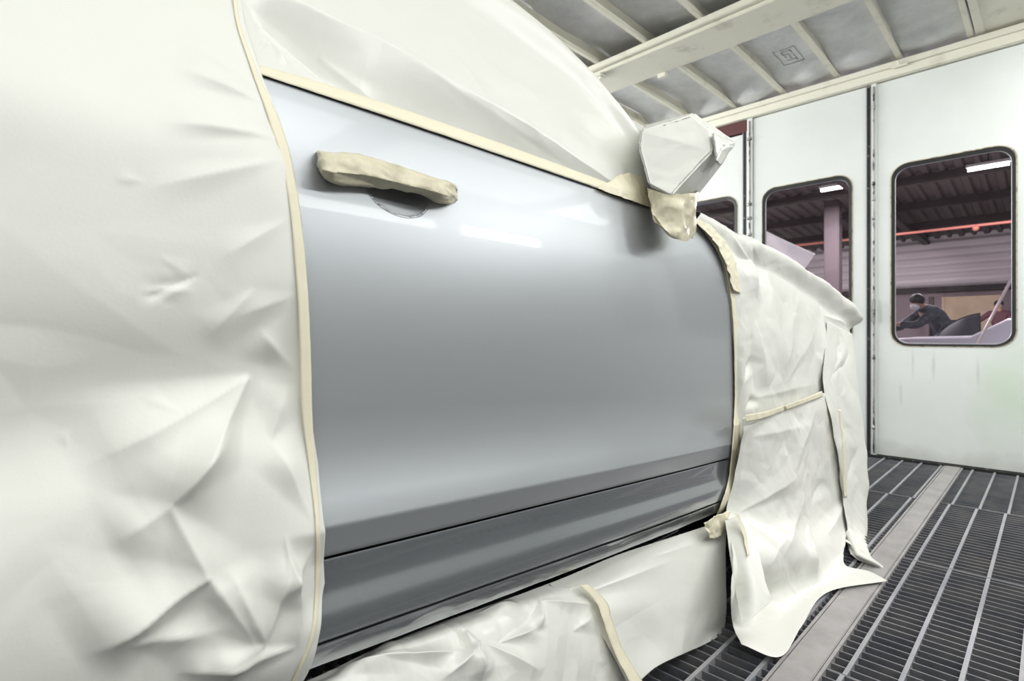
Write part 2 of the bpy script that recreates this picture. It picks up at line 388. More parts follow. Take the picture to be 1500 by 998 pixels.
# cornice over the leaves
tr = MB(); tr.box(XW-.030, XW+.06, -2.35, 4.55, 2.350, 2.440, b=.004); tr.box(XW-.050, XW-.028, -2.35, 4.55, 2.405, 2.440, b=.003); tr.box(XW-.040, XW-.028, -2.35, 4.55, 2.352, 2.362)
struct(tr.build('trim_%d' % n, 'cream')); n += 1
rt = MB().tube([(XW-.036, y, 2.358) for y in (1.62, 2.6)], .004, 6)
struct(MB().box(XW-.01, XW+.05, 1.55, 2.45, 2.262, 2.348).build('trim_%d' % n, mat('dark_red_header', (.10, .03, .03), .6))); n += 1
# ceiling: foil insulation between purlins, deep cream beams, board ceiling towards the near side
nx, ny = 260, 200
X, Y = np.meshgrid(np.linspace(-3.2, XW+.05, nx), np.linspace(.31, 4.6, ny))
ph = ((Y-.328)/.335) % 1
Z = 2.535-.030*np.sin(np.pi*ph)**.6*(.7+.5*vnoise(X*1.3, np.floor((Y-.328)/.335)*3.7, 4))+.012*facet(X*3.0, Y*4.5, 8)+.006*facet(X*9, Y*9, 2)
Z -= .05*ss(XW-.32, XW-.10, X+.10*vnoise(X*0+3, Y*2.1, 5))
G = np.stack([X, Y, Z], -1); foil_ob = struct(grid_obj('ceiling', G, 'foil'))
cb = MB(); cb.box(-3.2, XW+.05, -2.45, .268, 2.455, 2.50)
for k in range(1, 9): cb.box(-3.2, XW, .26-.032-.28*k, .26-.028-.28*k, 2.449, 2.456)
struct(cb.build('ceiling', 'cream'))
struct(MB().box(-3.2, XW+.05, -2.45, 4.6, 2.64, 2.68).build('ceiling', 'dark'))
pb = MB()
for k in range(0, 13):
    y = .328+.335*k; wd = .0135
    pb = MB(); pb.box(-3.2, XW, y-wd, y+wd, 2.452, 2.475, b=.003); pb.box(-3.2, XW, y-.004, y+.004, 2.47, 2.53)
    if k == 0: pb.box(-3.2, XW, .268, y-wd-.008, 2.452, 2.47, b=.002)
    struct(pb.build('trim_%d' % n, 'cream')); n += 1
for (xa, xb) in ((2.78, 3.06), (.55, .83), (-1.7, -1.42)):
    bb = MB(); bb.box(xa, xb, -2.35, 4.55, 2.400, 2.452, b=.004); bb.box(xa-.035, xa-.004, -2.35, 4.55, 2.418, 2.452, b=.004); bb.box(xa-.004, xa+.001, -2.35, 4.55, 2.43, 2.45)
    struct(bb.build('trim_%d' % n, 'cream')); n += 1
# bolted joint of the beam
jb = MB(); jb.box(2.77, 2.84, 1.99, 2.03, 2.385, 2.402, b=.004); jb.tube([(2.80, 2.01, 2.374), (2.80, 2.01, 2.39)], .012)
tag(MB().box(3.045, 3.075, 1.70, 1.755, 2.375, 2.402, b=.003).build('beam_lug', 'cream'), 'tiny cream lug under the far edge of the wide ceiling beam', 'lug')
tag(jb.build('beam_clamp', 'cream'), 'small cream bracket clamped under the wide ceiling beam', 'bracket')
pp = MB().tube([(XW-.052, y, 2.400) for y in (.62, .66, .70)], .008, 8); pp.tube([(XW-.052, .66, 2.40), (XW-.075, .66, 2.425)], .006, 8)
tag(pp.build('door_catch', 'cream'), 'small round catch on the cream cornice above the right door leaf', 'catch')
# ink stamp on the foil
sp = MB(); xs_, ys_ = X[0], Y[:, 0]
def foilz(x, y):
    i = int(np.clip(np.searchsorted(xs_, x), 1, nx-1)); j = int(np.clip(np.searchsorted(ys_, y), 1, ny-1)); return min(Z[j-1, i-1], Z[j, i], Z[j-1, i], Z[j, i-1])-.002
for (a, b_, c, d) in ((0, .20, 0, .006), (0, .20, .12, .126), (0, .006, 0, .12), (.194, .20, 0, .12), (.03, .075, .03, .037), (.03, .037, .03, .09), (.03, .075, .083, .09), (.068, .075, .05, .09), (.09, .14, .03, .037), (.09, .14, .055, .062), (.09, .12, .08, .087), (.155, .162, .03, .09), (.155, .18, .03, .037)):
    for q in range(8):
        if b_-a > d-c: e = (a+(b_-a)*q/8, a+(b_-a)*(q+1)/8, c, d)
        else: e = (a, b_, c+(d-c)*q/8, c+(d-c)*(q+1)/8)
        sp.add([(3.50+s_, 1.10+t_, foilz(3.50+s_, 1.10+t_)) for s_, t_ in ((e[0], e[2]), (e[1], e[2]), (e[1], e[3]), (e[0], e[3]))], [(0, 1, 2, 3)])
sp.build('ink_stamp', 'stamp', foil_ob)
# lamp boxes
for i, (c, t, sx, sy, p) in enumerate(LAMPS):
    c = Vector(c); z = (Vector(t)-c).normalized(); xx = Vector((1, 0, 0)); yy = z.cross(xx)
    def P(a, b, d): return c+xx*a+yy*b+z*d
    mb = MB(); a, b = sx/2+.03, sy/2+.03
    vs = [P(-a, -b, -.08), P(a, -b, -.08), P(a, b, -.08), P(-a, b, -.08), P(-a, -b, .01), P(a, -b, .01), P(a, b, .01), P(-a, b, .01)]
    a2, b2 = sx/2+.004, sy/2+.004; vs += [P(-a2, -b2, .01), P(a2, -b2, .01), P(a2, b2, .01), P(-a2, b2, .01), P(-a2, -b2, -.01), P(a2, -b2, -.01), P(a2, b2, -.01), P(-a2, b2, -.01)]
    mb.add(vs, [(0, 1, 2, 3), (0, 4, 5, 1), (1, 5, 6, 2), (2, 6, 7, 3), (3, 7, 4, 0), (4, 8, 9, 5), (5, 9, 10, 6), (6, 10, 11, 7), (7, 11, 8, 4), (8, 12, 13, 9), (9, 13, 14, 10), (10, 14, 15, 11), (11, 15, 12, 8), (15, 14, 13, 12)])
    tag(mb.build('ceiling_lamp' if abs(z.y) < .1 else 'cornice_lamp', 'lampbody'), 'white lamp box of the spray booth' + (' on the ceiling' if abs(z.y) < .1 else ' along the top of the side wall'), 'lamp', 'booth lamp boxes' if abs(z.y) < .1 else 'side wall lamp boxes')

# ------------------------------------------------------------------ workshop beyond the doors
struct(MB().box(XW+.1, 22.5, -8, 16, -.06, -.01).build('floor', 'hallfloor'))
def corr(name, m, x, y0, y1, z0, z1, pitch, dep):
    zs = np.arange(z0, z1, pitch/8); mb = MB(); vs = []
    for z in zs: q = dep*math.cos(2*math.pi*z/pitch); vs += [(x+q, y0, z), (x+q, y1, z)]
    mb.add(vs, [(2*i, 2*i+1, 2*i+3, 2*i+2) for i in range(len(zs)-1)]); return mb.build(name, m, smooth=True)
struct(corr('wall_workshop', 'hallwall', 22, -8, 16, 2.35, 4.15, .26, .05))
struct(MB().box(22.02, 22.2, -8, 16, -.05, 2.35).build('wall_workshop', 'hallgrey'))
struct(MB().box(21.85, 22.05, -8, 16, 2.2, 2.36).build('trim_40', 'hallsteel'))
struct(MB().box(XW+.1, 22.2, -8.2, -8, -.05, 5.6).box(XW+.1, 22.2, 16, 16.2, -.05, 5.6).build('wall_workshop_side', 'hallgrey'))
ys = np.arange(-8, 16, .04); vs = []
for y in ys: q = .035*(1 if math.sin(2*math.pi*y/.30) > 0 else -1); vs += [(XW-.3, y, 5.3+q), (22.2, y, 3.95+q)]
struct(MB().add(vs, [(2*i, 2*i+1, 2*i+3, 2*i+2) for i in range(len(ys)-1)]).build('ceiling_workshop', 'hallroof'))
for k, x in enumerate((8, 10.2, 12.4, 15.2, 17.4, 19.6)):
    zc = 5.3-(x-XW)/18.1*1.35-.14
    struct(MB().box(x-.05, x+.05, -8, 16, zc-.10, zc+.09).build('trim_%d' % (41+k), 'hallsteel'))
for k, y in enumerate((-1.2, 2.9, 7.4)):
    struct(MB().box(XW+.3, 22, y-.09, y+.09, 3.75, 3.86).build('trim_%d' % (51+k), 'hallsteel'))
for k, (x, y, w_) in enumerate(((15.5, 3.95, .34), (16.5, 6.9, .3), (21.0, 10.2, .3))):
    struct(MB().box(x-.16, x+.16, y-w_/2, y+w_/2, 0, 4.2, b=.02).build('trim_%d' % (61+k), 'hallsteel'))
lab = ['lit tube lamp seen through the right door window', 'lit tube lamp seen through the middle door window', 'tube lamp far left in the dark workshop roof', 'tube lamp far right in the dark workshop roof', 'tube lamp added out of sight at the back of the dark workshop roof']
for k, (x, y, z) in enumerate(TUBES):
    L = .31
    t = tag(empty('tube_lamp', (x, y, z)), lab[k], 'lamp')
    MB().box(x-.07, x+.07, y-L-.03, y+L+.03, z+.03, z+.09, b=.01).build('lamp_housing', 'lampbody', t)
    MB().tube([(x, y-L, z), (x, y+L, z)], .04, 12).build('lamp_tube', 'tube', t, smooth=True)
    MB().tube([(x, y, z+.08), (x, y, z+.75)], .012, 6).build('hanger_rod', 'hallsteel', t)
    area((x, y, z-.06), (x, y, 0), .12, .6, 380, (1, .93, .95))
rp = MB().tube([(17, y, 3.42+.0*y) for y in (-7.8, 0, 3, 9)], .035, 8); rp.ball((17, 1.3, 3.36), (.07, .07, .07))
tag(rp.build('sprinkler_pipe', 'redpipe', smooth=True), 'red pipe running across the dark workshop roof beyond the door windows', 'pipe')
# plywood panels at the back of the workshop
for k, (ya, yb, z0, z1) in enumerate(((1.05, 2.35, .0, 1.95), (.05, .68, 0, 1.95))):
    mb = MB(); mb.box(20.6, 20.64, ya, yb, z0, z1, b=.005)
    for q in (ya, yb-.06): mb.box(20.56, 20.6, q, q+.06, z0, z1)
    tag(mb.build('plywood_board', 'ply'), ['wide tan plywood board standing at the back of the workshop', 'narrow tan plywood board behind the figure in maroon'][k], 'board')
mb = MB(); mb.box(20.2, 20.35, 2.5, 2.62, 0, 1.95, b=.01); mb.box(20.1, 20.45, 2.45, 2.67, 0, .03)
tag(mb.build('steel_post', 'hallsteel'), 'dark upright post behind the masked worker', 'post')
# plain pale panel standing for the white shape low in the middle window
rows = [[PD(1118, 338, 9.0), PD(1150, 352, 9.2), PD(1196, 372, 9.4)], [PD(1118, 360, 8.9), PD(1150, 374, 9.2), PD(1180, 392, 9.4)], [PD(1118, 385, 8.8), PD(1145, 395, 9.1), PD(1170, 400, 9.4)]]
tag(sheet('pale_panel', rows, 20, 30, 'sheet', lambda G, u, v, s, t: .03*vnoise(G[..., 0]*3, G[..., 2]*5, 3), thick=.01), 'pale slanting panel hanging in the workshop behind the middle window', 'panel')

def person(name, J, E, R, cloth, label, head, look, hairm='hair', mask=False, bits=()):
    """one skinned body: J joints, E edges, R radii; head built into the same skin"""
    root = empty(name, (head[0], head[1], 0)); tag(root, label, 'person')
    me = bpy.data.meshes.new(name); me.from_pydata(J, E, []); o = bpy.data.objects.new('body', me); COL.objects.link(o); o.parent = root; o.location = -root.location
    me.materials.append(M['skin'])
    md = o.modifiers.new('skin', 'SKIN'); 
    for i, r in enumerate(R): me.skin_vertices[0].data[i].radius = (r, r)
    me.skin_vertices[0].data[0].use_root = True
    sb = o.modifiers.new('subd', 'SUBSURF'); sb.levels = 1; sb.render_levels = 2
    md.use_smooth_shade = True
    return root, o
def figure(label, base, face, cloth, pants, pose, s=1.0, mask=False):
    """base (x, y), face angle; pose: dict of local joint positions (forward, left, up) in metres"""
    ca, sa = math.cos(face), math.sin(face)
    def W(p): return (base[0]+s*(p[0]*ca-p[1]*sa), base[1]+s*(p[0]*sa+p[1]*ca), s*p[2])
    J = pose; names = ['pelvis', 'waist', 'chest', 'neck', 'headb', 'headt', 'lsh', 'lel', 'lwr', 'lha', 'rsh', 'rel', 'rwr', 'rha', 'lhip', 'lkn', 'lan', 'ltoe', 'rhip', 'rkn', 'ran', 'rtoe']
    rad = [.13, .12, .135, .055, .075, .085, .06, .045, .032, .03, .06, .045, .032, .03, .085, .06, .042, .035, .085, .06, .042, .035]
    E = [(0, 1), (1, 2), (2, 3), (3, 4), (4, 5), (2, 6), (6, 7), (7, 8), (8, 9), (2, 10), (10, 11), (11, 12), (12, 13), (0, 14), (14, 15), (15, 16), (16, 17), (0, 18), (18, 19), (19, 20), (20, 21)]
    vs = [W(J[k]) for k in names]
    root, o = person('person', vs, E, [r*s for r in rad], cloth, label, W(J['pelvis']), None)
    def skinpart(nm, idx, ed, grow, m):
        me = bpy.data.meshes.new(nm); me.from_pydata([vs[i] for i in idx], [(idx.index(a), idx.index(b)) for a, b in ed], []); q = bpy.data.objects.new(nm, me); COL.objects.link(q)
        q.parent = root; q.location = -root.location; me.materials.append(M[m]); md = q.modifiers.new('skin', 'SKIN'); md.use_smooth_shade = True
        for n_, i in enumerate(idx): me.skin_vertices[0].data[n_].radius = ((rad[i]+grow)*s,)*2
        me.skin_vertices[0].data[0].use_root = True; q.modifiers.new('subd', 'SUBSURF').render_levels = 2
    skinpart('shirt', [0, 1, 2, 3, 6, 7, 8, 10, 11, 12], [(0, 1), (1, 2), (2, 3), (2, 6), (6, 7), (7, 8), (2, 10), (10, 11), (11, 12)], .022, cloth)
    skinpart('trousers', [0, 14, 15, 16, 18, 19, 20], [(0, 14), (14, 15), (15, 16), (0, 18), (18, 19), (19, 20)], .016, pants)
    hb = (Vector(vs[4])+Vector(vs[5]))/2; up = (Vector(vs[5])-Vector(vs[4])).normalized(); fw = Vector((ca, sa, 0))
    hd = MB(); hd.ball(hb, (.085*s, .085*s, .115*s)); hd.ball(hb+fw*.085*s-up*.01, (.02, .015, .02)); hd.build('head', 'skin', root, smooth=True)
    ha = MB(); ha.ball(hb-fw*.02*s+up*.035*s, (.10*s, .10*s, .105*s)); ha.build('hair', 'hair', root, smooth=True)
    if mask:
        mk = MB(); mk.ball(hb+fw*.05*s-up*.07*s, (.075*s, .07*s, .06*s)); mk.build('face_mask', 'white', root, smooth=True)
    for hi, wi, sg in ((9, 8, 1), (13, 12, -1)):
        hnd = MB(); a = Vector(vs[hi]); dr = (a-Vector(vs[wi])).normalized(); sd = dr.cross(Vector((0, 0, 1))).normalized()
        for q in range(4): hnd.tube([a+sd*(q-1.5)*.018*s, a+sd*(q-1.5)*.02*s+dr*.04*s, a+sd*(q-1.5)*.02*s+dr*.07*s-Vector((0, 0, .015))], [.009, .008, .006], 6)
        hnd.tube([a-sd*sg*.02, a-sd*sg*.045+dr*.03], [.01, .008], 6); hnd.build('fingers', 'skin', root, smooth=True)
    return root
bend = dict(pelvis=(-.25, 0, .84), waist=(-.16, 0, .96), chest=(.0, 0, 1.12), neck=(.08, 0, 1.20), headb=(.13, 0, 1.21), headt=(.19, 0, 1.34),
            lsh=(.0, .20, 1.12), lel=(.28, .24, .90), lwr=(.50, .16, .92), lha=(.57, .13, .93), rsh=(.0, -.20, 1.12), rel=(.30, -.22, .88), rwr=(.52, -.12, .86), rha=(.59, -.09, .86),
            lhip=(-.25, .10, .84), lkn=(-.12, .12, .46), lan=(-.25, .12, .08), ltoe=(-.10, .12, .04), rhip=(-.25, -.10, .84), rkn=(-.08, -.12, .46), ran=(-.20, -.12, .08), rtoe=(-.05, -.12, .04))
stand = dict(pelvis=(0, 0, .93), waist=(0, 0, 1.08), chest=(.01, 0, 1.30), neck=(.01, 0, 1.46), headb=(.03, 0, 1.52), headt=(.03, 0, 1.66),
             lsh=(0, .19, 1.38), lel=(.05, .26, 1.12), lwr=(.22, .22, 1.10), lha=(.29, .20, 1.10), rsh=(0, -.19, 1.38), rel=(.04, -.38, 1.20), rwr=(.06, -.56, 1.12), rha=(.06, -.63, 1.10),
             lhip=(0, .10, .9), lkn=(.02, .11, .48), lan=(0, .11, .08), ltoe=(.13, .12, .04), rhip=(0, -.10, .9), rkn=(.02, -.11, .48), ran=(0, -.11, .08), rtoe=(.13, -.12, .04))
p1 = PD(1350, 494, 9.0); figure('person in a dark work shirt and white face mask bending over a job', (p1[0]-.1, p1[1]-.1), math.radians(125), 'navy', 'navy', bend, 1.04, mask=True)
p2 = PD(1312, 494, 9.2); figure('person in a blue shirt half hidden by the window edge', (p2[0]-.1, p2[1]+.55), math.radians(-60), 'bluecloth', 'navy', bend, 1.02)
p3 = PD(1463, 494, 14.3); figure('person in maroon clothes standing far back with one arm out', (p3[0], p3[1]), math.radians(180), 'maroon', 'maroon', stand, 1.0)
# pale car with dark raised bonnet next to the workers
cr = empty('car', PD(1400, 494, 8.6)[:2]+(0,)); tag(cr, 'pale car with dark raised panel in front of the workers in the workshop', 'car')
def loft_body(y0, y1, prof, x0, x1, name, m, par):
    ns = len(prof); vs = []; fs = []
    for (x, k) in ((x0, .92), (x0+.15, 1), ((x0+x1)/2, 1.02), (x1-.15, 1), (x1, .92)):
        for (y, z) in prof: vs.append((x, y, .25+(z-.25)*k))
    for j in range(4):
        for i in range(ns): fs.append((j*ns+i, j*ns+(i+1) % ns, (j+1)*ns+(i+1) % ns, (j+1)*ns+i))
    fs += [tuple(range(ns))[::-1], tuple(4*ns+i for i in range(ns))]
    return MB().add(vs, fs).build(name, m, par, smooth=True)
cx, cy = cr.location.x, cr.location.y
prof = [(cy+1.3, .3), (cy+1.25, .62), (cy+.8, .70), (cy+.3, .745), (cy-.35, .76), (cy-.7, .98), (cy-1.6, 1.05), (cy-2.2, .75), (cy-2.3, .3)]
loft_body(0, 0, prof, cx-2.2, cx-.5, 'body', 'palecar', cr)
rows = [[PD(1368, 494, 8.05), PD(1392, 474, 8.1), PD(1415, 463, 8.1), PD(1436, 458, 8.1)], [PD(1366, 500, 8.0), PD(1392, 497, 8.0), PD(1415, 497, 8.0), PD(1438, 500, 8.0)]]
sheet('raised_bonnet', rows, 10, 24, 'darkcar', None, cr, thick=.03)
for (xx, yy) in ((cx-.7, cy+.75), (cx-.7, cy-1.5), (cx-1.95, cy+.75), (cx-1.95, cy-1.5)):
    MB().tube([(xx-.1, yy, .3), (xx+.1, yy, .3)], .30, 20).build('wheel', 'black', cr, smooth=True)
a, b = Vector((4.69, .63, 0)), Vector((4.118, .10, 1.234))
tag(MB().tube([a, b], .008, 8).build('metal_pole', 'steel', smooth=True), 'thin pale pole leaning against the outside of the right door leaf', 'pole')
# ------------------------------------------------------------------ the car
car = tag(empty('car', (.6, 1.6, 0)), 'silver car with a clean bare front door between sheets of masking paper', 'car')
LE = [(345, 0), (352, 40), (372, 95), (381, 118), (397, 152), (413, 190), (425, 232), (437, 300), (446, 380), (451, 450), (454, 520), (456, 600), (461, 680), (467, 765), (467, 850), (460, 930), (432, 998), (424, 1012)]
RE = [(1017, 322), (1038, 345), (1057, 378), (1068, 415), (1074, 460), (1077, 530), (1077, 600), (1071, 680), (1064, 720), (1048, 760), (1040, 775)]
def edge_fn(pts):
    w_ = sorted([(p[2], p[0]) for p in (PS(u, v) for u, v in pts)]); zz = [a for a, b in w_]; xx = [b for a, b in w_]
    return lambda z: np.interp(z, zz, xx)
XL, XR = edge_fn(LE), edge_fn(RE)
def zline(zr):     # height at which the reference height is zr, for every x
    def f(x):
        z = np.full(np.shape(x), zr, float)
        for _ in range(8): z = zr-(zref(x, z)-z)
        return z
    return f
_bl = [PS(u, v) for u, v in ((360, 101), (377, 107), (520, 156), (700, 216.5), (850, 268.5), (960, 305))]
ZB, ZS1, ZS2, ZBOT = (lambda x: np.interp(x, [p[0] for p in _bl], [p[2] for p in _bl])+.0015), zline(.469), zline(.364), zline(.326)
def band(name, ztop, zbot, nx, nz, m, gap=.0018, dent=None, keep=None, lip=.0018, left=None, right=None):
    s = np.linspace(0, 1, nx)[None]; t = np.linspace(0, 1, nz)[:, None]
    Xg = .3+s*1.2+0*t; Zg = .8+0*Xg
    for _ in range(12):
        Zg = (ztop(Xg)-gap)*(1-t)+(zbot(Xg)+gap)*t
        xl = (left or XL)(Zg)-.003; xr = (right or XR)(Zg)+.016; Xg = xl*(1-s)+xr*s
    Yg = S(Xg, Zg); G = np.stack([Xg, Yg, Zg], -1)
    # rolled edges at the gaps
    for k in range(3):
        G[k, :, 1] += lip*(1-k/3)**2; G[-1-k, :, 1] += lip*(1-k/3)**2
    if keep is not None:
        c = (G[:-1, :-1]+G[1:, 1:])/2; u, v = project(c); kp = keep(u, v)
    else: kp = None
    return G, kp
# cup behind the handle, as an ellipse of the door skin
cc = PS(583, 283); ax, az = .052, .034
def inside_cup(u, v):
    return None
G, _ = band('front_door', ZB, ZS1, 420, 300, 'paint')
tilt = -.075
def cupr(x, z):
    dx = x-cc[0]; dz = z-cc[2]-tilt*dx; return np.sqrt((dx/ax)**2+(dz/az)**2)
C = (G[:-1, :-1]+G[1:, 1:])/2; keep = cupr(C[..., 0], C[..., 2]) > .985
door = grid_obj('front_door', G, 'paint', car, keep=keep)
nr, na = 16, 64; vs = []; fs = []
for i in range(nr+1):
    r = 1.03*(1-i/nr)
    for k in range(na):
        a = 2*math.pi*k/na; xx = cc[0]+ax*r*math.cos(a); zz = cc[2]+az*r*math.sin(a)+tilt*ax*r*math.cos(a)
        dep = -.0006 if i == 0 else .019*(1-(r/1.03)**2)**.6*max(.12, .55+.75*(r/1.03)*math.sin(a))+.0005
        vs.append((xx, float(S(xx, zz))+dep, zz))
for i in range(nr):
    for k in range(na): fs.append((i*na+k, (i+1)*na+k, (i+1)*na+(k+1) % na, i*na+(k+1) % na))
hr = link('handle_recess', vs, fs, 'paint', None); hr.parent = door
# handle wrapped in tape
st = [(463.5, 221, 233, 242, .012), (470, 220.5, 246, 256, .030), (484, 222, 252, 266, .038), (505, 224, 254, 271, .034), (540, 230, 258, 274, .034), (580, 242, 267, 277, .034), (620, 254, 277, 288, .034), (640, 261, 283, 297, .040), (656, 266, 287, 300, .034), (665, 270, 288, 299, .024), (669.5, 275, 284, 293, .010)]
st2 = catmull(np.array(st), 90); H = []
for j in range(90):
    u, vt, vr, vb, so = st2[j]
    mid = 1-ss(530, 548, u)*ss(634, 618, u)      # 1 at the two feet, 0 over the open grip
    pts = [(vt+2, -.002), (vt+.5, so*.45), (vt+1.5, so*.8), (vt+(vr-vt)*.35, so*.98), (vr-2, so), (vr+1, so*.93), (vr+(vb-vr)*.5, so*.72), (vb-1, so*.50), (vb, so*.42*(1-mid)+(-.002)*mid), (vb-4, so*.4*(1-mid)+(-.003)*mid), (vr-3, so*.38*(1-mid)-.003*mid), (vt+6, so*.3*(1-mid)-.004*mid)]
    H.append([PS(u, v, e) for v, e in pts])
H = np.array(H); H = np.swapaxes(catmull(np.swapaxes(np.concatenate([H, H[:, :1]], 1), 0, 1), 60), 0, 1)
N = grid_normals(H); uu, vv = project(H); t_ = np.linspace(0, 1, 90)[:, None]
H[..., :] += N*(.0013*facet(H[..., 0]*45, H[..., 2]*120, 3)+.0011*facet(H[..., 0]*110, H[..., 2]*210, 8)+.0012*facet(H[..., 0]*20, H[..., 2]*300, 9))[..., None]
V = H.reshape(-1, 3); nn = 60; fs = [(i*nn+k, i*nn+k+1, (i+1)*nn+k+1, (i+1)*nn+k) for i in range(89) for k in range(nn-1)]
fs += [tuple(range(nn-1)), tuple(89*nn+k for k in range(nn-1))[::-1]]
hd = link('door_handle', V, fs, 'htape', None); hd.parent = door; hd['label'] = 'door handle wrapped in yellowish masking tape'
# lower panels
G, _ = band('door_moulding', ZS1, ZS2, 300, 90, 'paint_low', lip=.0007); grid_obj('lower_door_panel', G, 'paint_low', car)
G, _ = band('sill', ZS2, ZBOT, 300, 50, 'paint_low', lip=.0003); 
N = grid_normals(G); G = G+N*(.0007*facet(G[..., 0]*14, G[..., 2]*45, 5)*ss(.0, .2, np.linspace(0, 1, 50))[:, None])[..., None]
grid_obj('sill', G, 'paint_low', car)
# window weatherstrip under the belt tape
A = [PS(u, v, .001) for u, v in ((377, 106), (520, 155), (700, 216), (850, 268), (957, 306))]
MB().tube([tuple(p) for p in catmull(A, 60)], .0016, 6).build('window_seal', 'black', car, smooth=True)
# body shell beneath the paper, coloured near black to shade the panel gaps
def topz(x): return float(np.interp(x, [-1.8, -1.4, -.5, 1.35, 1.6, 2.1, 2.4, 2.6], [.85, 1.0, 1.08, 1.08, 1.075, 1.0, .93, .80]))
def roofz(x): return float(np.interp(x, [-1.8, -1.6, -1.1, -.4, .5, .85, 1.13, 1.26, 1.45, 2.1, 2.4, 2.6], [.87, 1.05, 1.38, 1.53, 1.53, 1.50, 1.37, 1.235, 1.13, 1.04, .96, .82]))
xs = np.concatenate([np.linspace(-1.75, 1.5, 40), np.linspace(1.55, 2.55, 16)]); sec = []
for x in xs:
    zt, zr = topz(x), roofz(x); row = []
    nose = .25*max(0, (x-1.9)/.65)**2+.2*max(0, (-1.2-x)/.55)**2+.040
    for z in np.linspace(.20, zt, 26): row.append((x, float(S(x, z))+nose, z))
    yb = float(S(x, zt))+nose
    for k in range(1, 7): z = zt+(zr-zt)*k/6; row.append((x, yb+.06+.40*(z-zt)+.03*(k/6)**2, z))
    ye = row[-1][1]
    for k in range(1, 7): q = k/6; row.append((x, ye+(1.6-ye)*q, zr+.07*math.sin(q*math.pi/2)))
    sec.append(row+[(p[0], 3.2-p[1], p[2]) for p in row[-2::-1]])
Gs = np.array(sec); k = Gs.shape[1]
fs = [(i*k+j, (i+1)*k+j, (i+1)*k+j+1, i*k+j+1) for i in range(len(xs)-1) for j in range(k-1)]
fs += [(i*k+k-1, (i+1)*k+k-1, (i+1)*k, i*k) for i in range(len(xs)-1)]+[tuple(range(k)), tuple((len(xs)-1)*k+j for j in range(k))[::-1]]
link('body_shell', Gs.reshape(-1, 3), fs, 'dark', car)
for (xx, yy) in ((-1.0, .93), (2.0, .93), (-1.0, 2.27), (2.0, 2.27)):
    wv = MB().tube([(xx, yy-.10, .32), (xx, yy-.085, .32), (xx, yy+.085, .32), (xx, yy+.10, .32)], [.29, .32, .32, .29], 36).build('wheel', 'black', car, smooth=True)

# ------------------------------------------------------------------ masking paper
# rear sheet (covers the rear door, quarter and upper rear window)
LP = [(342, -10), (350, 40), (368, 95), (376, 120), (390, 152), (404, 190), (415, 232), (427, 300), (436, 380), (441, 450), (444, 520), (447, 600), (456, 680), (464, 765), (465, 850), (456, 930), (430, 998), (424, 1012)]
XP = edge_fn([(u+5, v) for u, v in LP])
def rear_disp(G, u, v):
    a = G[..., 0]; b = G[..., 2]; inf = (u > -300) & (a > -.4)
    h = .004*vnoise(a*3.1, b*3.1, 3)+.0022*vnoise(a*8, b*8, 4)
    low = ss(.95, .72, b)
    h = h+(.0034*facet(a*8, b*8, 11)+.0012*facet(a*22, b*22, 12))*(.15+.85*low)
    f = 0
    F_ = [((374, 556), (120, 690), .016, 60, 150), ((292, 404), (205, 442), -.005, 30, 10), ((232, 376), (285, 408), .004, 22, 12), ((200, 425), (290, 425), .004, 12, 20),
          ((374, 556), (245, 760), .016, 60, 46), ((246, 742), (350, 620), .008, 40, 30), ((246, 742), (330, 900), .010, 50, 44), ((250, 742), (160, 800), .006, 50, 60),
          ((302, 844), (120, 965), .018, 100, 34), ((302, 844), (385, 960), .010, 44, 44), ((190, 940), (330, 920), .007, 24, 50),
          ((418, 790), (440, 960), .010, 22, 18), ((386, 940), (425, 790), .009, 24, 18), ((386, 940), (300, 965), .008, 20, 40), ((402, 644), (430, 560), .006, 30, 22),
          ((430, 945), (250, 985), .010, 20, 30), ((455, 760), (395, 640), .007, 30, 26), ((384, 938), (330, 830), .010, 50, 30), ((460, 800), (400, 880), .008, 30, 26),
          ((405, 160), (250, 95), .006, 26, 16), ((392, 140), (270, 60), .005, 22, 26), ((412, 205), (230, 180), .007, 34, 18), ((420, 235), (200, 280), .004, 26, 34),
          ((425, 320), (310, 385), .004, 30, 40), ((440, 430), (330, 470), .005, 34, 40), ((270, 606), (215, 585), .004, 16, 10), ((104, 660), (95, 632), .003, 14, 14), ((215, 270), (165, 262), .003, 16, 8), ((372, 425), (300, 500), .005, 30, 40), ((440, 545), (380, 480), .006, 30, 30)]
    for (p, q, hh, w1, w2) in F_: k_ = .45 if math.dist(p, q) < 70 and p[1] < 700 else (1.1 if p[1] < 500 else 1.8); f = f+fold(u, v, p, q, hh*k_, w1*(1.5 if k_ > 1.5 else 1.2), w2*(1.5 if k_ > 1.5 else 1.2))
    # broad shallow hollow across the middle and shoulder break above it
    h = h-.026*np.exp(-((b-(.655+.20*np.clip(a, -.1, .4)))/.075)**2)*ss(-1.0, .0, a)
    h = h+.006*np.exp(-((b-.96)/.05)**2)
    ed = ss(0, .05, XP(b)-a)
    return (h*(.25+.75*ed)+np.where(inf, f, 0)*(.1+.9*ed)*ss(1.6, 1.3, b))
nz = 420
zz = np.concatenate([np.linspace(.17, 1.30, nz-40), np.linspace(1.303, 1.50, 40)])[:, None]
sx = np.concatenate([np.linspace(0, 1, 60, endpoint=False)**.8*.73, np.linspace(.73, 1, 330)])[None]
Xg = -1.78+(XP(zz)+1.78)*sx; Zg = zz+0*Xg
ztx = np.interp(Xg, [-1.78, -1.4, -.5, 3], [.60, .82, 1, 1]); Zg = .17+(Zg-.17)*ztx
def Ssm(x, z): return sum(S(x, z+q) for q in np.linspace(-.08, .08, 13))/13
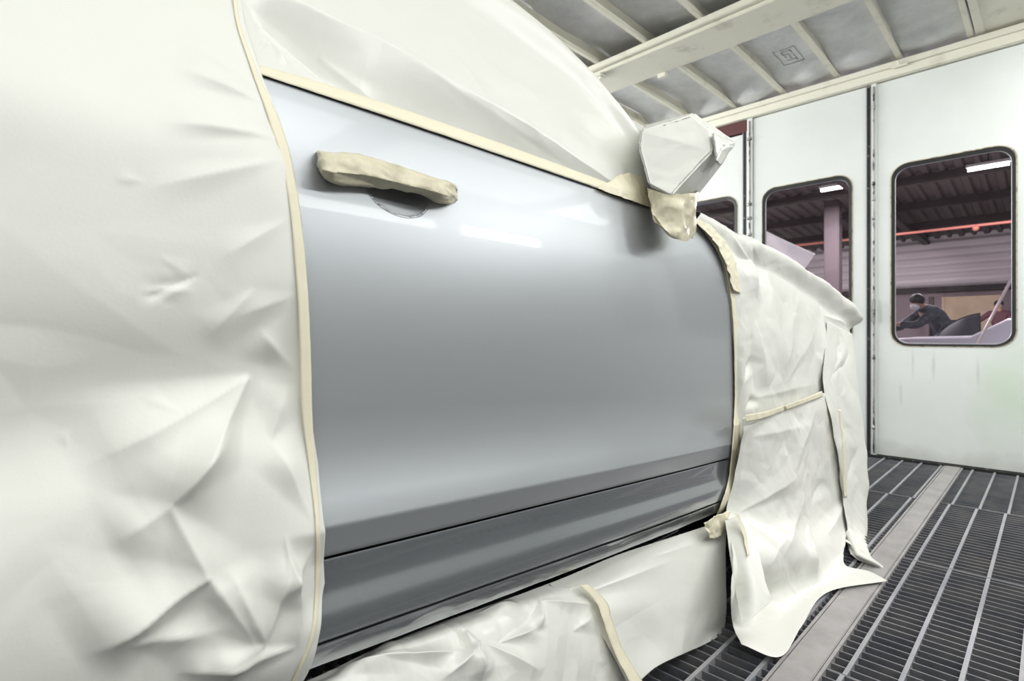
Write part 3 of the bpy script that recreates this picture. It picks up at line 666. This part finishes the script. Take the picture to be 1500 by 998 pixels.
G = np.stack([Xg, np.where(XP(Zg)-Xg > .12, Ssm(Xg, Zg)-.004, 0)*0+Ssm(Xg, Zg)*ss(0, .09, XP(Zg)-Xg)+S(Xg, Zg)*(1-ss(0, .09, XP(Zg)-Xg))-.009-.004*ss(0, .09, XP(Zg)-Xg)+.2*np.clip((-1.2-Xg)/.55, 0, 2)**2, Zg], -1)
N = grid_normals(G); u, v = project(G); G = G+N*rear_disp(G, u, v)[..., None]
# roof part of the same sheet
top = G[-1]; rr = []
for k in range(1, 20):
    q = k/19; rr.append(np.stack([top[:, 0], top[:, 1]+(1.6-top[:, 1])*q, top[:, 2]+.09*np.sin(q*math.pi/2)], -1))
G = np.concatenate([G, np.array(rr)], 0)
tag(grid_obj('masking_paper', G, 'paper', thick=.0005), 'large off-white paper sheet over the rear door and roof, left of the silver door', 'masking paper')
# strip of masking tape along the door's rear edge
LI = [(u+1.5, v) for u, v in LE]; LO = [(345-4, 0), (348, 40), (366, 95), (374, 118), (386, 152), (398, 190), (411, 232), (424, 300), (432, 380), (437, 450), (440, 520), (442, 600), (452, 680), (462, 765), (462, 850), (455, 930), (428, 998), (420, 1012)]
def PSe(u, v, e): return PS(u, v, e)
tag(ribbon('masking_tape', [(342, -25)]+LI, [(336, -25)]+LO, PSe, e=.0125, n=160, wr=.0005), 'long pale yellow tape strip down the rear edge of the silver door', 'masking tape')
# dark shut line beside that tape
A = [PS(u, v, -.001) for u, v in LE[2:]]
MB().tube([tuple(p) for p in catmull(A, 120)], .0016, 6).build('shut_line_seal', 'black', car, smooth=True)

# side window and windscreen sheet
def PG(u, v, e=0): return PS(u, v, e)
belt = [(374, 103), (470, 136), (600, 180), (740, 228), (840, 262), (905, 283), (938, 294), (956, 301)]
rail_xz = [(.215, 1.53), (.36, 1.535), (.54, 1.535), (.70, 1.532), None, None, None, None]
railpx = [None, None, None, None, (742, 2), (826, 75), (885, 147), (934, 212)]
R0, R1, R2, R3, R4 = [], [], [], [], []
for i in range(8):
    b = np.array(PS(*belt[i], .001))
    if railpx[i]: r = np.array(PS(*railpx[i], .0))
    else: x, z = rail_xz[i]; r = np.array((x, float(S(x, z)), z))
    ws = max(0, (i-3)/4)
    R4.append(b); R1.append(r); R0.append(r+np.array((-.22*ws, .45, .07+.06*ws)))
    for R, t in ((R2, .30), (R3, .68)):
        m_ = r*(1-t)+b*t; m_[1] = float(S(m_[0], m_[2]))-.006; R.append(m_)
def win_disp(G, u, v, s, t):
    a, b = G[..., 0], G[..., 2]
    B = np.interp(u, [330, 385, 470, 545, 640, 760, 860, 960], [-60, 12, 80, 136, 168, 215, 258, 300])
    A_ = np.interp(u, [330, 400, 480, 560, 640, 740, 830, 900, 960], [-90, -20, 22, 60, 108, 165, 222, 268, 300])
    d = v-B; wA = np.maximum(B-A_, 6)
    prof = np.where(d < 0, np.clip(1+d/wA, 0, 1), np.exp(-np.maximum(d, 0)/16))
    amp = np.interp(u, [340, 400, 480, 600, 760, 880, 940], [.006, .026, .048, .052, .044, .020, 0])
    h = -1.25*amp*prof
    h = h+(.003+.004*ss(1.40, 1.2, b))*vnoise(a*6+b*4, b*14-a*3, 31)*ss(0, .06, b-1.09)+.0030*facet(a*10+b*6, b*18, 33)*ss(1.45, 1.2, b)*ss(.0, .05, b-1.10)
    for (p, q, hh, w1, w2) in [((375, 75), (395, 55), .004, 12, 10), ((395, 52), (425, 100), .005, 10, 12), ((435, 48), (548, 138), .006, 14, 10), ((560, 150), (700, 195), .004, 12, 14), ((640, 110), (900, 275), .004, 20, 20),
                               ((480, 60), (600, 150), .003, 16, 12), ((430, 95), (500, 130), .003, 10, 10), ((760, 190), (890, 270), -.003, 12, 12), ((720, 215), (860, 262), .003, 8, 8)]:
        h = h+fold(u, v, p, q, hh, w1, w2)
    return h*ss(0, .012, b-1.088)*ss(0, .04, s)
o = sheet('masking_paper', [R0, R1, R2, R3, R4], 260, 420, 'paper_shiny', win_disp, thick=.0005)
tag(o, 'glossy off-white paper sheet over the side window, above the silver door', 'masking paper')
# windscreen paper behind it (stands past the pillar)
rows = []
for (x, z) in ((.84, 1.53), (1.12, 1.37), (1.25, 1.22), (1.5, 1.12)):
    rows.append([(x-.00, float(S(x, z))+.012+.0, z), (x+.02, float(S(x, z))+.25, z+.03), (x+.03, 1.25, z+.06), (x+.03, 1.6, z+.07)])
tag(sheet('masking_paper', rows, 60, 60, 'paper', lambda G, u, v, s, t: crumple(G, .004, 6, 41), thick=.0005), 'off-white paper over the windscreen behind the wrapped mirror', 'masking paper')
# belt tape
tag(ribbon('masking_tape', [(371, 93), (470, 121), (600, 163), (740, 212), (840, 249), (905, 273), (952, 290)], [(376, 107), (470, 138), (600, 181), (740, 229), (840, 263), (905, 286), (957, 304)], PSe, e=.0035, n=120), 'long pale yellow tape strip along the window line above the silver door', 'masking tape')
# torn paper corner and tape by the mirror foot
rows = [[PS(903, 258, .008), PS(922, 254, .014), PS(941, 258, .012)], [PS(893, 266, .010), PS(920, 266, .016), PS(946, 271, .016)], [PS(884, 270, .012), PS(918, 280, .016), PS(951, 286, .014)], [PS(876, 276, .009), PS(915, 291, .010), PS(957, 304, .009)]]
tag(sheet('masking_tape', rows, 60, 60, 'tape', lambda G, u, v, s, t: crumple(G, .0035, 26, 5)*ss(0, .1, s), thick=.0004), 'wide crinkled tape patch at the foot of the pillar beside the wrapped mirror', 'masking tape')

# wrapped mirror: paper bag head and taped foot
mp = empty('masking_paper', PD(985, 300, 1.33)); tag(mp, 'crumpled paper bag wrapped round the door mirror', 'masking paper')
def poly(name, vs, fs, m, sub=5, amp=.004, seed=1, par=mp, sc=14):
    bm = bmesh.new(); bv = [bm.verts.new(p) for p in vs]
    for f in fs: bm.faces.new([bv[i] for i in f])
    bmesh.ops.recalc_face_normals(bm, faces=bm.faces[:])
    bmesh.ops.bevel(bm, geom=bm.edges[:], offset=.004, segments=2, affect='EDGES')
    bmesh.ops.triangulate(bm, faces=bm.faces[:])
    for _ in range(sub): 
        le = [e for e in bm.edges if e.calc_length() > .008]
        if not le: break
        bmesh.ops.subdivide_edges(bm, edges=le, cuts=1); bmesh.ops.triangulate(bm, faces=bm.faces[:])
    bm.normal_update(); P = np.array([v.co[:] for v in bm.verts]); Nn = np.array([v.normal[:] for v in bm.verts])
    d = amp*(facet(P[:, 0]*sc+P[:, 1]*sc*.7, P[:, 2]*sc, seed)+.4*facet(P[:, 0]*sc*2.6, P[:, 2]*sc*2.6+P[:, 1]*sc, seed+1))
    P = P+Nn*d[:, None]
    bm.verts.index_update(); F2 = [[v.index for v in f.verts] for f in bm.faces]; bm.free()
    return link(name, P, F2, m, par)
hv = [PD(938, 190, 1.24), PD(1014, 167, 1.26), PD(1042, 190, 1.25), PD(1044, 222, 1.24), PD(982, 288, 1.22), PD(950, 272, 1.23), PD(934, 215, 1.24),   # 0-6 near face
      PD(944, 184, 1.40), PD(1017, 166, 1.38), PD(1078, 208, 1.36), PD(1060, 240, 1.35), PD(1022, 287, 1.36), PD(962, 285, 1.42), PD(940, 218, 1.42)]
hf = [(0, 1, 2, 3, 4, 5, 6), (0, 7, 8, 1), (1, 8, 9, 2), (2, 9, 10, 3), (3, 10, 11, 4), (4, 11, 12, 5), (5, 12, 13, 6), (6, 13, 7, 0), (13, 12, 11, 10, 9, 8, 7)]
poly('paper_bag', hv, hf, 'paper', amp=.0028)
# folded corner
cv = [PD(1042, 192, 1.235), PD(1075, 206, 1.32), PD(1079, 212, 1.33), PD(1066, 226, 1.30), PD(1056, 246, 1.27), PD(1048, 238, 1.235), PD(1060, 214, 1.245), PD(1058, 230, 1.36)]
poly('folded_corner', cv, [(0, 1, 6), (1, 2, 6), (2, 3, 6), (3, 4, 6), (4, 5, 6), (5, 0, 6), (0, 7, 1), (1, 7, 2), (2, 7, 3), (3, 7, 4), (4, 7, 5), (5, 7, 0)], 'paper_shiny', amp=.0015, sc=40)
def ringpts(c, n=28): return [np.array(c[k]) for k in range(len(c))]
foot = [  # closed loops, top to bottom: left, front, right, back
    [PD(949, 276, 1.25), PD(975, 284, 1.215), PD(1008, 284, 1.23), PD(1024, 280, 1.31), PD(1000, 280, 1.38), PD(962, 278, 1.35)],
    [PD(953, 296, 1.24), PD(975, 302, 1.205), PD(1005, 300, 1.22), PD(1019, 298, 1.30), PD(1000, 298, 1.37), PD(962, 296, 1.34)],
    [PD(955, 312, 1.22), PD(976, 324, 1.205), PD(1003, 322, 1.225), PD(1018, 316, 1.30), PD(1002, 316, 1.37), PD(966, 314, 1.32)],
    [PD(962, 326, 1.205), PD(980, 340, 1.20), PD(1004, 343, 1.235), PD(1018, 336, 1.30), PD(1006, 334, 1.36), PD(974, 328, 1.30)],
    [PD(976, 340, 1.21), PD(990, 350, 1.215), PD(1005, 354, 1.245), PD(1013, 350, 1.30), PD(1006, 348, 1.34), PD(986, 342, 1.28)]]
Ft = np.array(foot); Ft = np.concatenate([Ft, Ft[:, :1]], 1); Gf = catmull(Ft, 60); Gf = np.swapaxes(catmull(np.swapaxes(Gf, 0, 1), 90), 0, 1)
Nf = grid_normals(Gf); Gf = Gf+Nf*(.0085*facet(Gf[..., 0]*30+Gf[..., 1]*22, Gf[..., 2]*24, 7)+.002*facet(Gf[..., 0]*70+Gf[..., 1]*50, Gf[..., 2]*60, 9))[..., None]
fo = grid_obj('tape_wrap', Gf, 'htape', mp); fo['label'] = 'yellowish crinkled tape round the mirror foot'

# fender / bonnet sheet
N_, XX = None, None
r0 = [(1.45, 1.5, 1.17), (1.62, 1.5, 1.16), (1.9, 1.5, 1.13), (2.2, 1.5, 1.08), (2.5, 1.5, 1.0), (2.75, 1.5, .90), (2.85, 1.6, .86)]
r1 = [PY(992, 310, .80), PY(1058, 338, .77), PY(1100, 356, .75), PY(1160, 390, .72), PY(1208, 424, .69), PY(1236, 462, .665), (2.86, .95, .84)]
r2 = [PS(1022, 329, .003), PY(1075, 378, .695), PY(1110, 392, .695), PY(1160, 420, .68), PY(1200, 448, .665), PY(1241, 490, .650), (2.84, .95, .78)]
r3 = [PS(1058, 388, .003), PY(1088, 420, .668), PY(1120, 440, .655), PY(1160, 465, .65), PY(1200, 485, .64), PY(1246, 530, .63), (2.82, .95, .70)]
r4 = [PS(1074, 500, .002), PY(1096, 510, .655), PY(1125, 520, .635), PY(1160, 530, .63), PY(1200, 540, .625), PY(1249, 575, .615), (2.76, .95, .6)]
r5 = [PS(1076, 600, .002), PY(1096, 605, .65), PY(1125, 605, .63), PY(1160, 600, .62), PY(1205, 590, .62), PY(1254, 620, .605), (2.72, .95, .48)]
r6 = [PS(1052, 752, .0), PY(1088, 750, .665), PY(1120, 690, .64), PY(1160, 680, .63), PY(1205, 670, .625), PY(1254, 680, .60), (2.68, .95, .35)]
def fend_disp(G, u, v, s, t):
    h = crumple(G, .0055, 8, 51)*ss(0, .07, s)
    near = ss(.33, .08, s)
    h = h+near*ss(0, .03, s)*(.006*facet(u/26., v/60., 55)+.003*facet(u/11., v/26., 56))
    for (p, q, hh, w1, w2) in [((1076, 345), (1112, 442), .020, 12, 14), ((1062, 350), (1095, 420), .008, 8, 10), ((1100, 350), (1118, 440), -.006, 10, 10), ((1090, 560), (1105, 520), -.010, 8, 14), ((1092, 600), (1108, 580), -.010, 8, 12), ((1108, 470), (1122, 570), .008, 12, 10),
                               ((1130, 470), (1150, 540), .004, 14, 14), ((1150, 560), (1200, 470), .005, 16, 16), ((1203, 450), (1212, 560), .012, 10, 16), ((1210, 560), (1240, 500), .012, 14, 16), ((1205, 462), (1242, 478), .012, 9, 8), ((1100, 585), (1200, 560), .004, 20, 12), ((1120, 380), (1150, 560), .008, 26, 30), ((1100, 470), (1110, 600), -.008, 14, 16), ((1170, 430), (1135, 590), .008, 26, 30)]:
        h = h+fold(u, v, p, q, hh*1.7, w1*1.2, w2*1.2)
    return h
tag(sheet('masking_paper', [r0, r1, r2, r3, r4, r5, r6], 240, 300, 'paper', fend_disp, thick=.0005), 'off-white paper sheet over the bonnet and upper front wing', 'masking paper')
# tape strips along the front edge of the door
def PF(u, v, e): return PS(u, v, e)
tag(ribbon('masking_tape', [(u-1, v) for u, v in RE], [(1027, 318), (1048, 342), (1068, 376), (1078, 415), (1083, 460), (1086, 530), (1085, 600), (1079, 680), (1072, 720), (1058, 760), (1052, 775)], PF, e=.007, n=120, wr=.0010), 'pale tape strip down the front edge of the silver door', 'masking tape')
tag(ribbon('masking_tape', [(1093, 612), (1088, 670), (1082, 715), (1072, 752)], [(1101, 612), (1096, 670), (1090, 715), (1080, 752)], PF, e=.018, n=60, wr=.0012), 'short pale tape strip just right of the front edge tape, low down', 'masking tape')
# crinkled tape band over the wing's rear top edge
tag(ribbon('masking_tape', [(1020, 326), (1045, 352), (1064, 388), (1074, 425)], [(1036, 326), (1060, 350), (1078, 386), (1086, 430)], PF, e=.018, n=90, w=14, wr=.0035, seed=9), 'crinkled tape at the top of the front door edge', 'masking tape')

# lower fender sheet reaching to the floor
q0 = [PY(1088, 612, .625), PY(1130, 603, .605), PY(1170, 590, .60), PY(1205, 576, .60), PY(1240, 590, .59)]
q1 = [PY(1080, 680, .640), PY(1125, 680, .60), PY(1165, 675, .59), PY(1205, 670, .59), PY(1242, 680, .58)]
q2 = [PY(1064, 750, .655), PY(1115, 755, .60), PY(1155, 755, .585), PY(1200, 755, .575), PY(1241, 760, .56)]
q3 = [PY(1072, 810, .58), PY(1115, 825, .545), PY(1155, 815, .53), PY(1195, 805, .515), PY(1238, 800, .51)]
q4 = [PY(1070, 868, .535), PZ(1105, 882, .04), PZ(1140, 868, .04), PZ(1185, 852, .03), PZ(1238, 826, .025)]
q5 = [PZ(1074, 915, .035), PZ(1108, 925, .012), PZ(1152, 895, .008), PZ(1196, 862, .014), PZ(1272, 836, .014)]
q6 = [PZ(1086, 944, .045), PZ(1143, 962, .010), PZ(1174, 918, .006), PZ(1212, 868, .012), PZ(1300, 851, .012)]
def low_disp(G, u, v, s, t):
    h = (crumple(G, .007, 7, 61))*ss(1.0, .75, t)*ss(0, .05, t)
    for (p, q, hh, w1, w2) in [((1085, 750), (1175, 690), .010, 30, 16), ((1080, 757), (1140, 800), .006, 14, 26), ((1178, 680), (1165, 770), .005, 30, 14), ((1183, 770), (1195, 860), .012, 14, 10), ((1190, 740), (1210, 700), -.008, 16, 16),
                               ((1236, 725), (1210, 790), .010, 14, 22), ((1090, 625), (1080, 740), .003, 12, 12), ((1125, 830), (1150, 780), .006, 34, 20), ((1100, 640), (1200, 620), .004, 20, 20), ((1185, 690), (1130, 860), .010, 30, 40), ((1090, 760), (1120, 900), -.008, 20, 26)]:
        h = h+fold(u, v, p, q, hh*1.9, w1*1.3, w2*1.3)*ss(1.0, .8, t)
    return h
tag(sheet('masking_paper', [q0, q1, q2, q3, q4, q5, q6], 260, 220, 'paper', low_disp, thick=.0005), 'off-white paper apron below the front wing, spreading onto the floor grating', 'masking paper')
def PL(u, v, e): return PY(u, v, .600-e)
tag(ribbon('masking_tape', [(1092, 608), (1120, 603), (1150, 594)], [(1093, 619), (1120, 613), (1151, 602)], PL, e=.004, n=50, wr=.0015), 'pale tape strip across the front wing, left piece', 'masking tape')
tag(ribbon('masking_tape', [(1150, 594), (1175, 585), (1204, 573)], [(1152, 601), (1177, 592), (1206, 581)], PL, e=.008, n=50, wr=.0015), 'pale tape strip across the front wing, right piece', 'masking tape')
# front corner sheet
f0 = [PY(1213, 470, .635), PY(1228, 480, .632), PY(1244, 492, .64), (2.87, .95, .80)]
f1 = [PY(1206, 560, .605), PY(1230, 560, .595), PY(1252, 572, .595), (2.80, .95, .6)]
f2 = [PY(1222, 640, .580), PY(1240, 645, .570), PY(1262, 655, .57), (2.72, .95, .42)]
f3 = [PY(1234, 720, .560), PY(1247, 725, .55), PY(1262, 735, .55), (2.66, .95, .25)]
f4 = [PY(1240, 770, .54), PY(1249, 775, .53), PY(1259, 785, .53), (2.6, .95, .1)]
f5 = [PY(1241, 795, .525), PZ(1254, 808, .03), PZ(1264, 808, .025), (2.62, .95, .03)]
f6 = [PZ(1246, 812, .012), PZ(1262, 823, .004), PZ(1282, 821, .004), (2.64, .93, .008)]
tag(sheet('masking_paper', [f0, f1, f2, f3, f4, f5, f6], 200, 120, 'paper', lambda G, u, v, s, t: ss(1, .85, t)*(crumple(G, .0045, 11, 71)+fold(u, v, (1215, 560), (1243, 505), .010, 12, 14)+fold(u, v, (1236, 720), (1262, 640), .010, 12, 12)+fold(u, v, (1222, 600), (1236, 720), .006, 8, 8)), thick=.0005), 'narrow off-white paper drape round the front corner of the car', 'masking paper')
tag(ribbon('masking_tape', [(1228, 600), (1233, 650), (1236, 700), (1237, 728)], [(1232, 600), (1237, 650), (1240, 700), (1241, 728)], lambda u, v, e: PY(u, v, .555-e), e=.003, n=50, wr=.002), 'faint narrow tape strip down the front corner paper', 'masking tape')
# small flap hanging by the sill end
g0 = [PY(1062, 762, .64), PY(1082, 757, .62), PY(1097, 765, .60)]
g1 = [PY(1070, 820, .58), PY(1092, 815, .55), PY(1112, 815, .535)]
g2 = [PY(1078, 868, .54), PY(1102, 866, .50), PY(1124, 862, .49)]
g3 = [PY(1086, 916, .48), PY(1108, 900, .468), PY(1130, 880, .475)]
tag(sheet('masking_paper', [g0, g1, g2, g3], 90, 60, 'paper', lambda G, u, v, s, t: crumple(G, .003, 14, 81), thick=.0005), 'small loose paper flap hanging at the front end of the sill', 'masking paper')
tag(ribbon('masking_tape', [(1076, 752), (1086, 775), (1092, 800), (1094, 815)], [(1082, 752), (1091, 775), (1097, 800), (1099, 812)], lambda u, v, e: PY(u, v, np.interp(v, [750, 820], [.615, .545])-e), e=.006, n=40, wr=.002), 'short tape curl at the front end of the sill', 'masking tape')
tag(ribbon('masking_tape', [(1030, 766), (1048, 756), (1066, 750), (1078, 748)], [(1040, 790), (1054, 786), (1068, 772), (1080, 758)], lambda u, v, e: PY(u, v, .655-e), e=.01, n=50, w=16, wr=.005, seed=19), 'crumpled tape patch where the sill paper meets the wing paper', 'masking tape')

# sill aprons
def sill(u): return np.interp(u, [430, 520, 620, 700, 800, 900, 1000, 1062], [1008, 958, 914, 884, 849, 812, 782, 762])
us = [805, 850, 900, 950, 1000, 1040, 1064]; a0 = [PY(u, float(sill(u))+[9, 6, 3, 1, 0, 0, 0][i], .70-.004*i) for i, u in enumerate(us)]
a1 = [PY(u, v, y) for u, v, y in ((835, 880, .69), (868, 870, .685), (915, 855, .675), (960, 840, .665), (1004, 822, .655), (1042, 808, .645), (1064, 800, .642))]
a2 = [PY(u, v, y) for u, v, y in ((865, 905, .665), (895, 900, .655), (935, 892, .645), (972, 884, .638), (1008, 872, .63), (1043, 862, .625), (1064, 855, .622))]
a3 = [PY(u, v, y) for u, v, y in ((890, 945, .640), (915, 945, .635), (948, 938, .63), (982, 925, .62), (1014, 914, .615), (1045, 904, .61), (1064, 898, .608))]
a4 = [PY(u, v, y) for u, v, y in ((925, 1010, .605), (938, 998, .605), (960, 978, .605), (992, 962, .602), (1020, 950, .60), (1048, 936, .60), (1062, 924, .602))]
def ap_disp(G, u, v, s, t):
    h = crumple(G, .0030, 7, 91)*ss(0, .1, t)
    for (p, q, hh, w1, w2) in [((850, 872), (1000, 815), .006, 14, 30), ((960, 815), (1040, 790), .005, 10, 20), ((870, 940), (1000, 860), -.004, 50, 50)]: h = h+fold(u, v, p, q, hh, w1, w2)
    return h
tag(sheet('masking_paper', [a0, a1, a2, a3, a4], 160, 220, 'paper_shiny', ap_disp, thick=.0005), 'off-white paper apron hanging from the front half of the sill', 'masking paper')
us = [425, 480, 540, 600, 660, 720, 780, 830, 868]
b0 = [PY(u, float(sill(u))+[0, 4, 6, 7, 8, 9, 8, 7, 6][i], .705) for i, u in enumerate(us)]
b1 = [PY(u, float(v), .675) for u, v in zip([430, 485, 548, 612, 675, 738, 798, 845, 880], [1030, 1002, 970, 945, 925, 908, 892, 885, 895])]
b2 = [PY(u, float(v), .645) for u, v in zip([440, 500, 565, 632, 698, 762, 822, 870, 902], [1090, 1060, 1030, 1000, 980, 965, 950, 945, 945])]
b3 = [PY(u, float(v), .625) for u, v in zip([460, 520, 590, 660, 728, 790, 850, 900, 930], [1150, 1120, 1090, 1070, 1050, 1035, 1025, 1010, 1005])]
def ap2_disp(G, u, v, s, t):
    h = crumple(G, .0060, 10, 101)*ss(0, .12, t)
    for (p, q, hh, w1, w2) in [((682, 925), (702, 1000), .020, 34, 30), ((700, 940), (640, 1000), .014, 20, 20), ((705, 940), (790, 985), .010, 20, 30), ((790, 882), (788, 925), .012, 16, 10), ((795, 880), (880, 888), .008, 16, 18), ((700, 900), (765, 885), .008, 12, 14), ((730, 942), (790, 918), .009, 12, 16),
                               ((560, 965), (680, 955), .012, 16, 18), ((480, 985), (600, 955), .009, 12, 20), ((670, 915), (690, 965), -.014, 12, 12), ((840, 925), (870, 900), .008, 26, 26)]: h = h+fold(u, v, p, q, hh*1.5, w1*1.2, w2*1.2)
    return h
tag(sheet('masking_paper', [b0, b1, b2, b3], 160, 420, 'paper_shiny', ap2_disp, thick=.0005), 'glossy creased paper apron hanging from the rear half of the sill', 'masking paper')
tag(ribbon('masking_tape', [(848, 858), (872, 880), (884, 910), (898, 950), (925, 1004)], [(862, 856), (888, 880), (897, 908), (912, 950), (942, 1000)], lambda u, v, e: PY(u, v, np.interp(v, [855, 905, 945, 1000], [.690, .655, .638, .606])-e), e=.012, n=70, wr=.0015), 'pale tape strip joining the two sill aprons', 'masking tape')
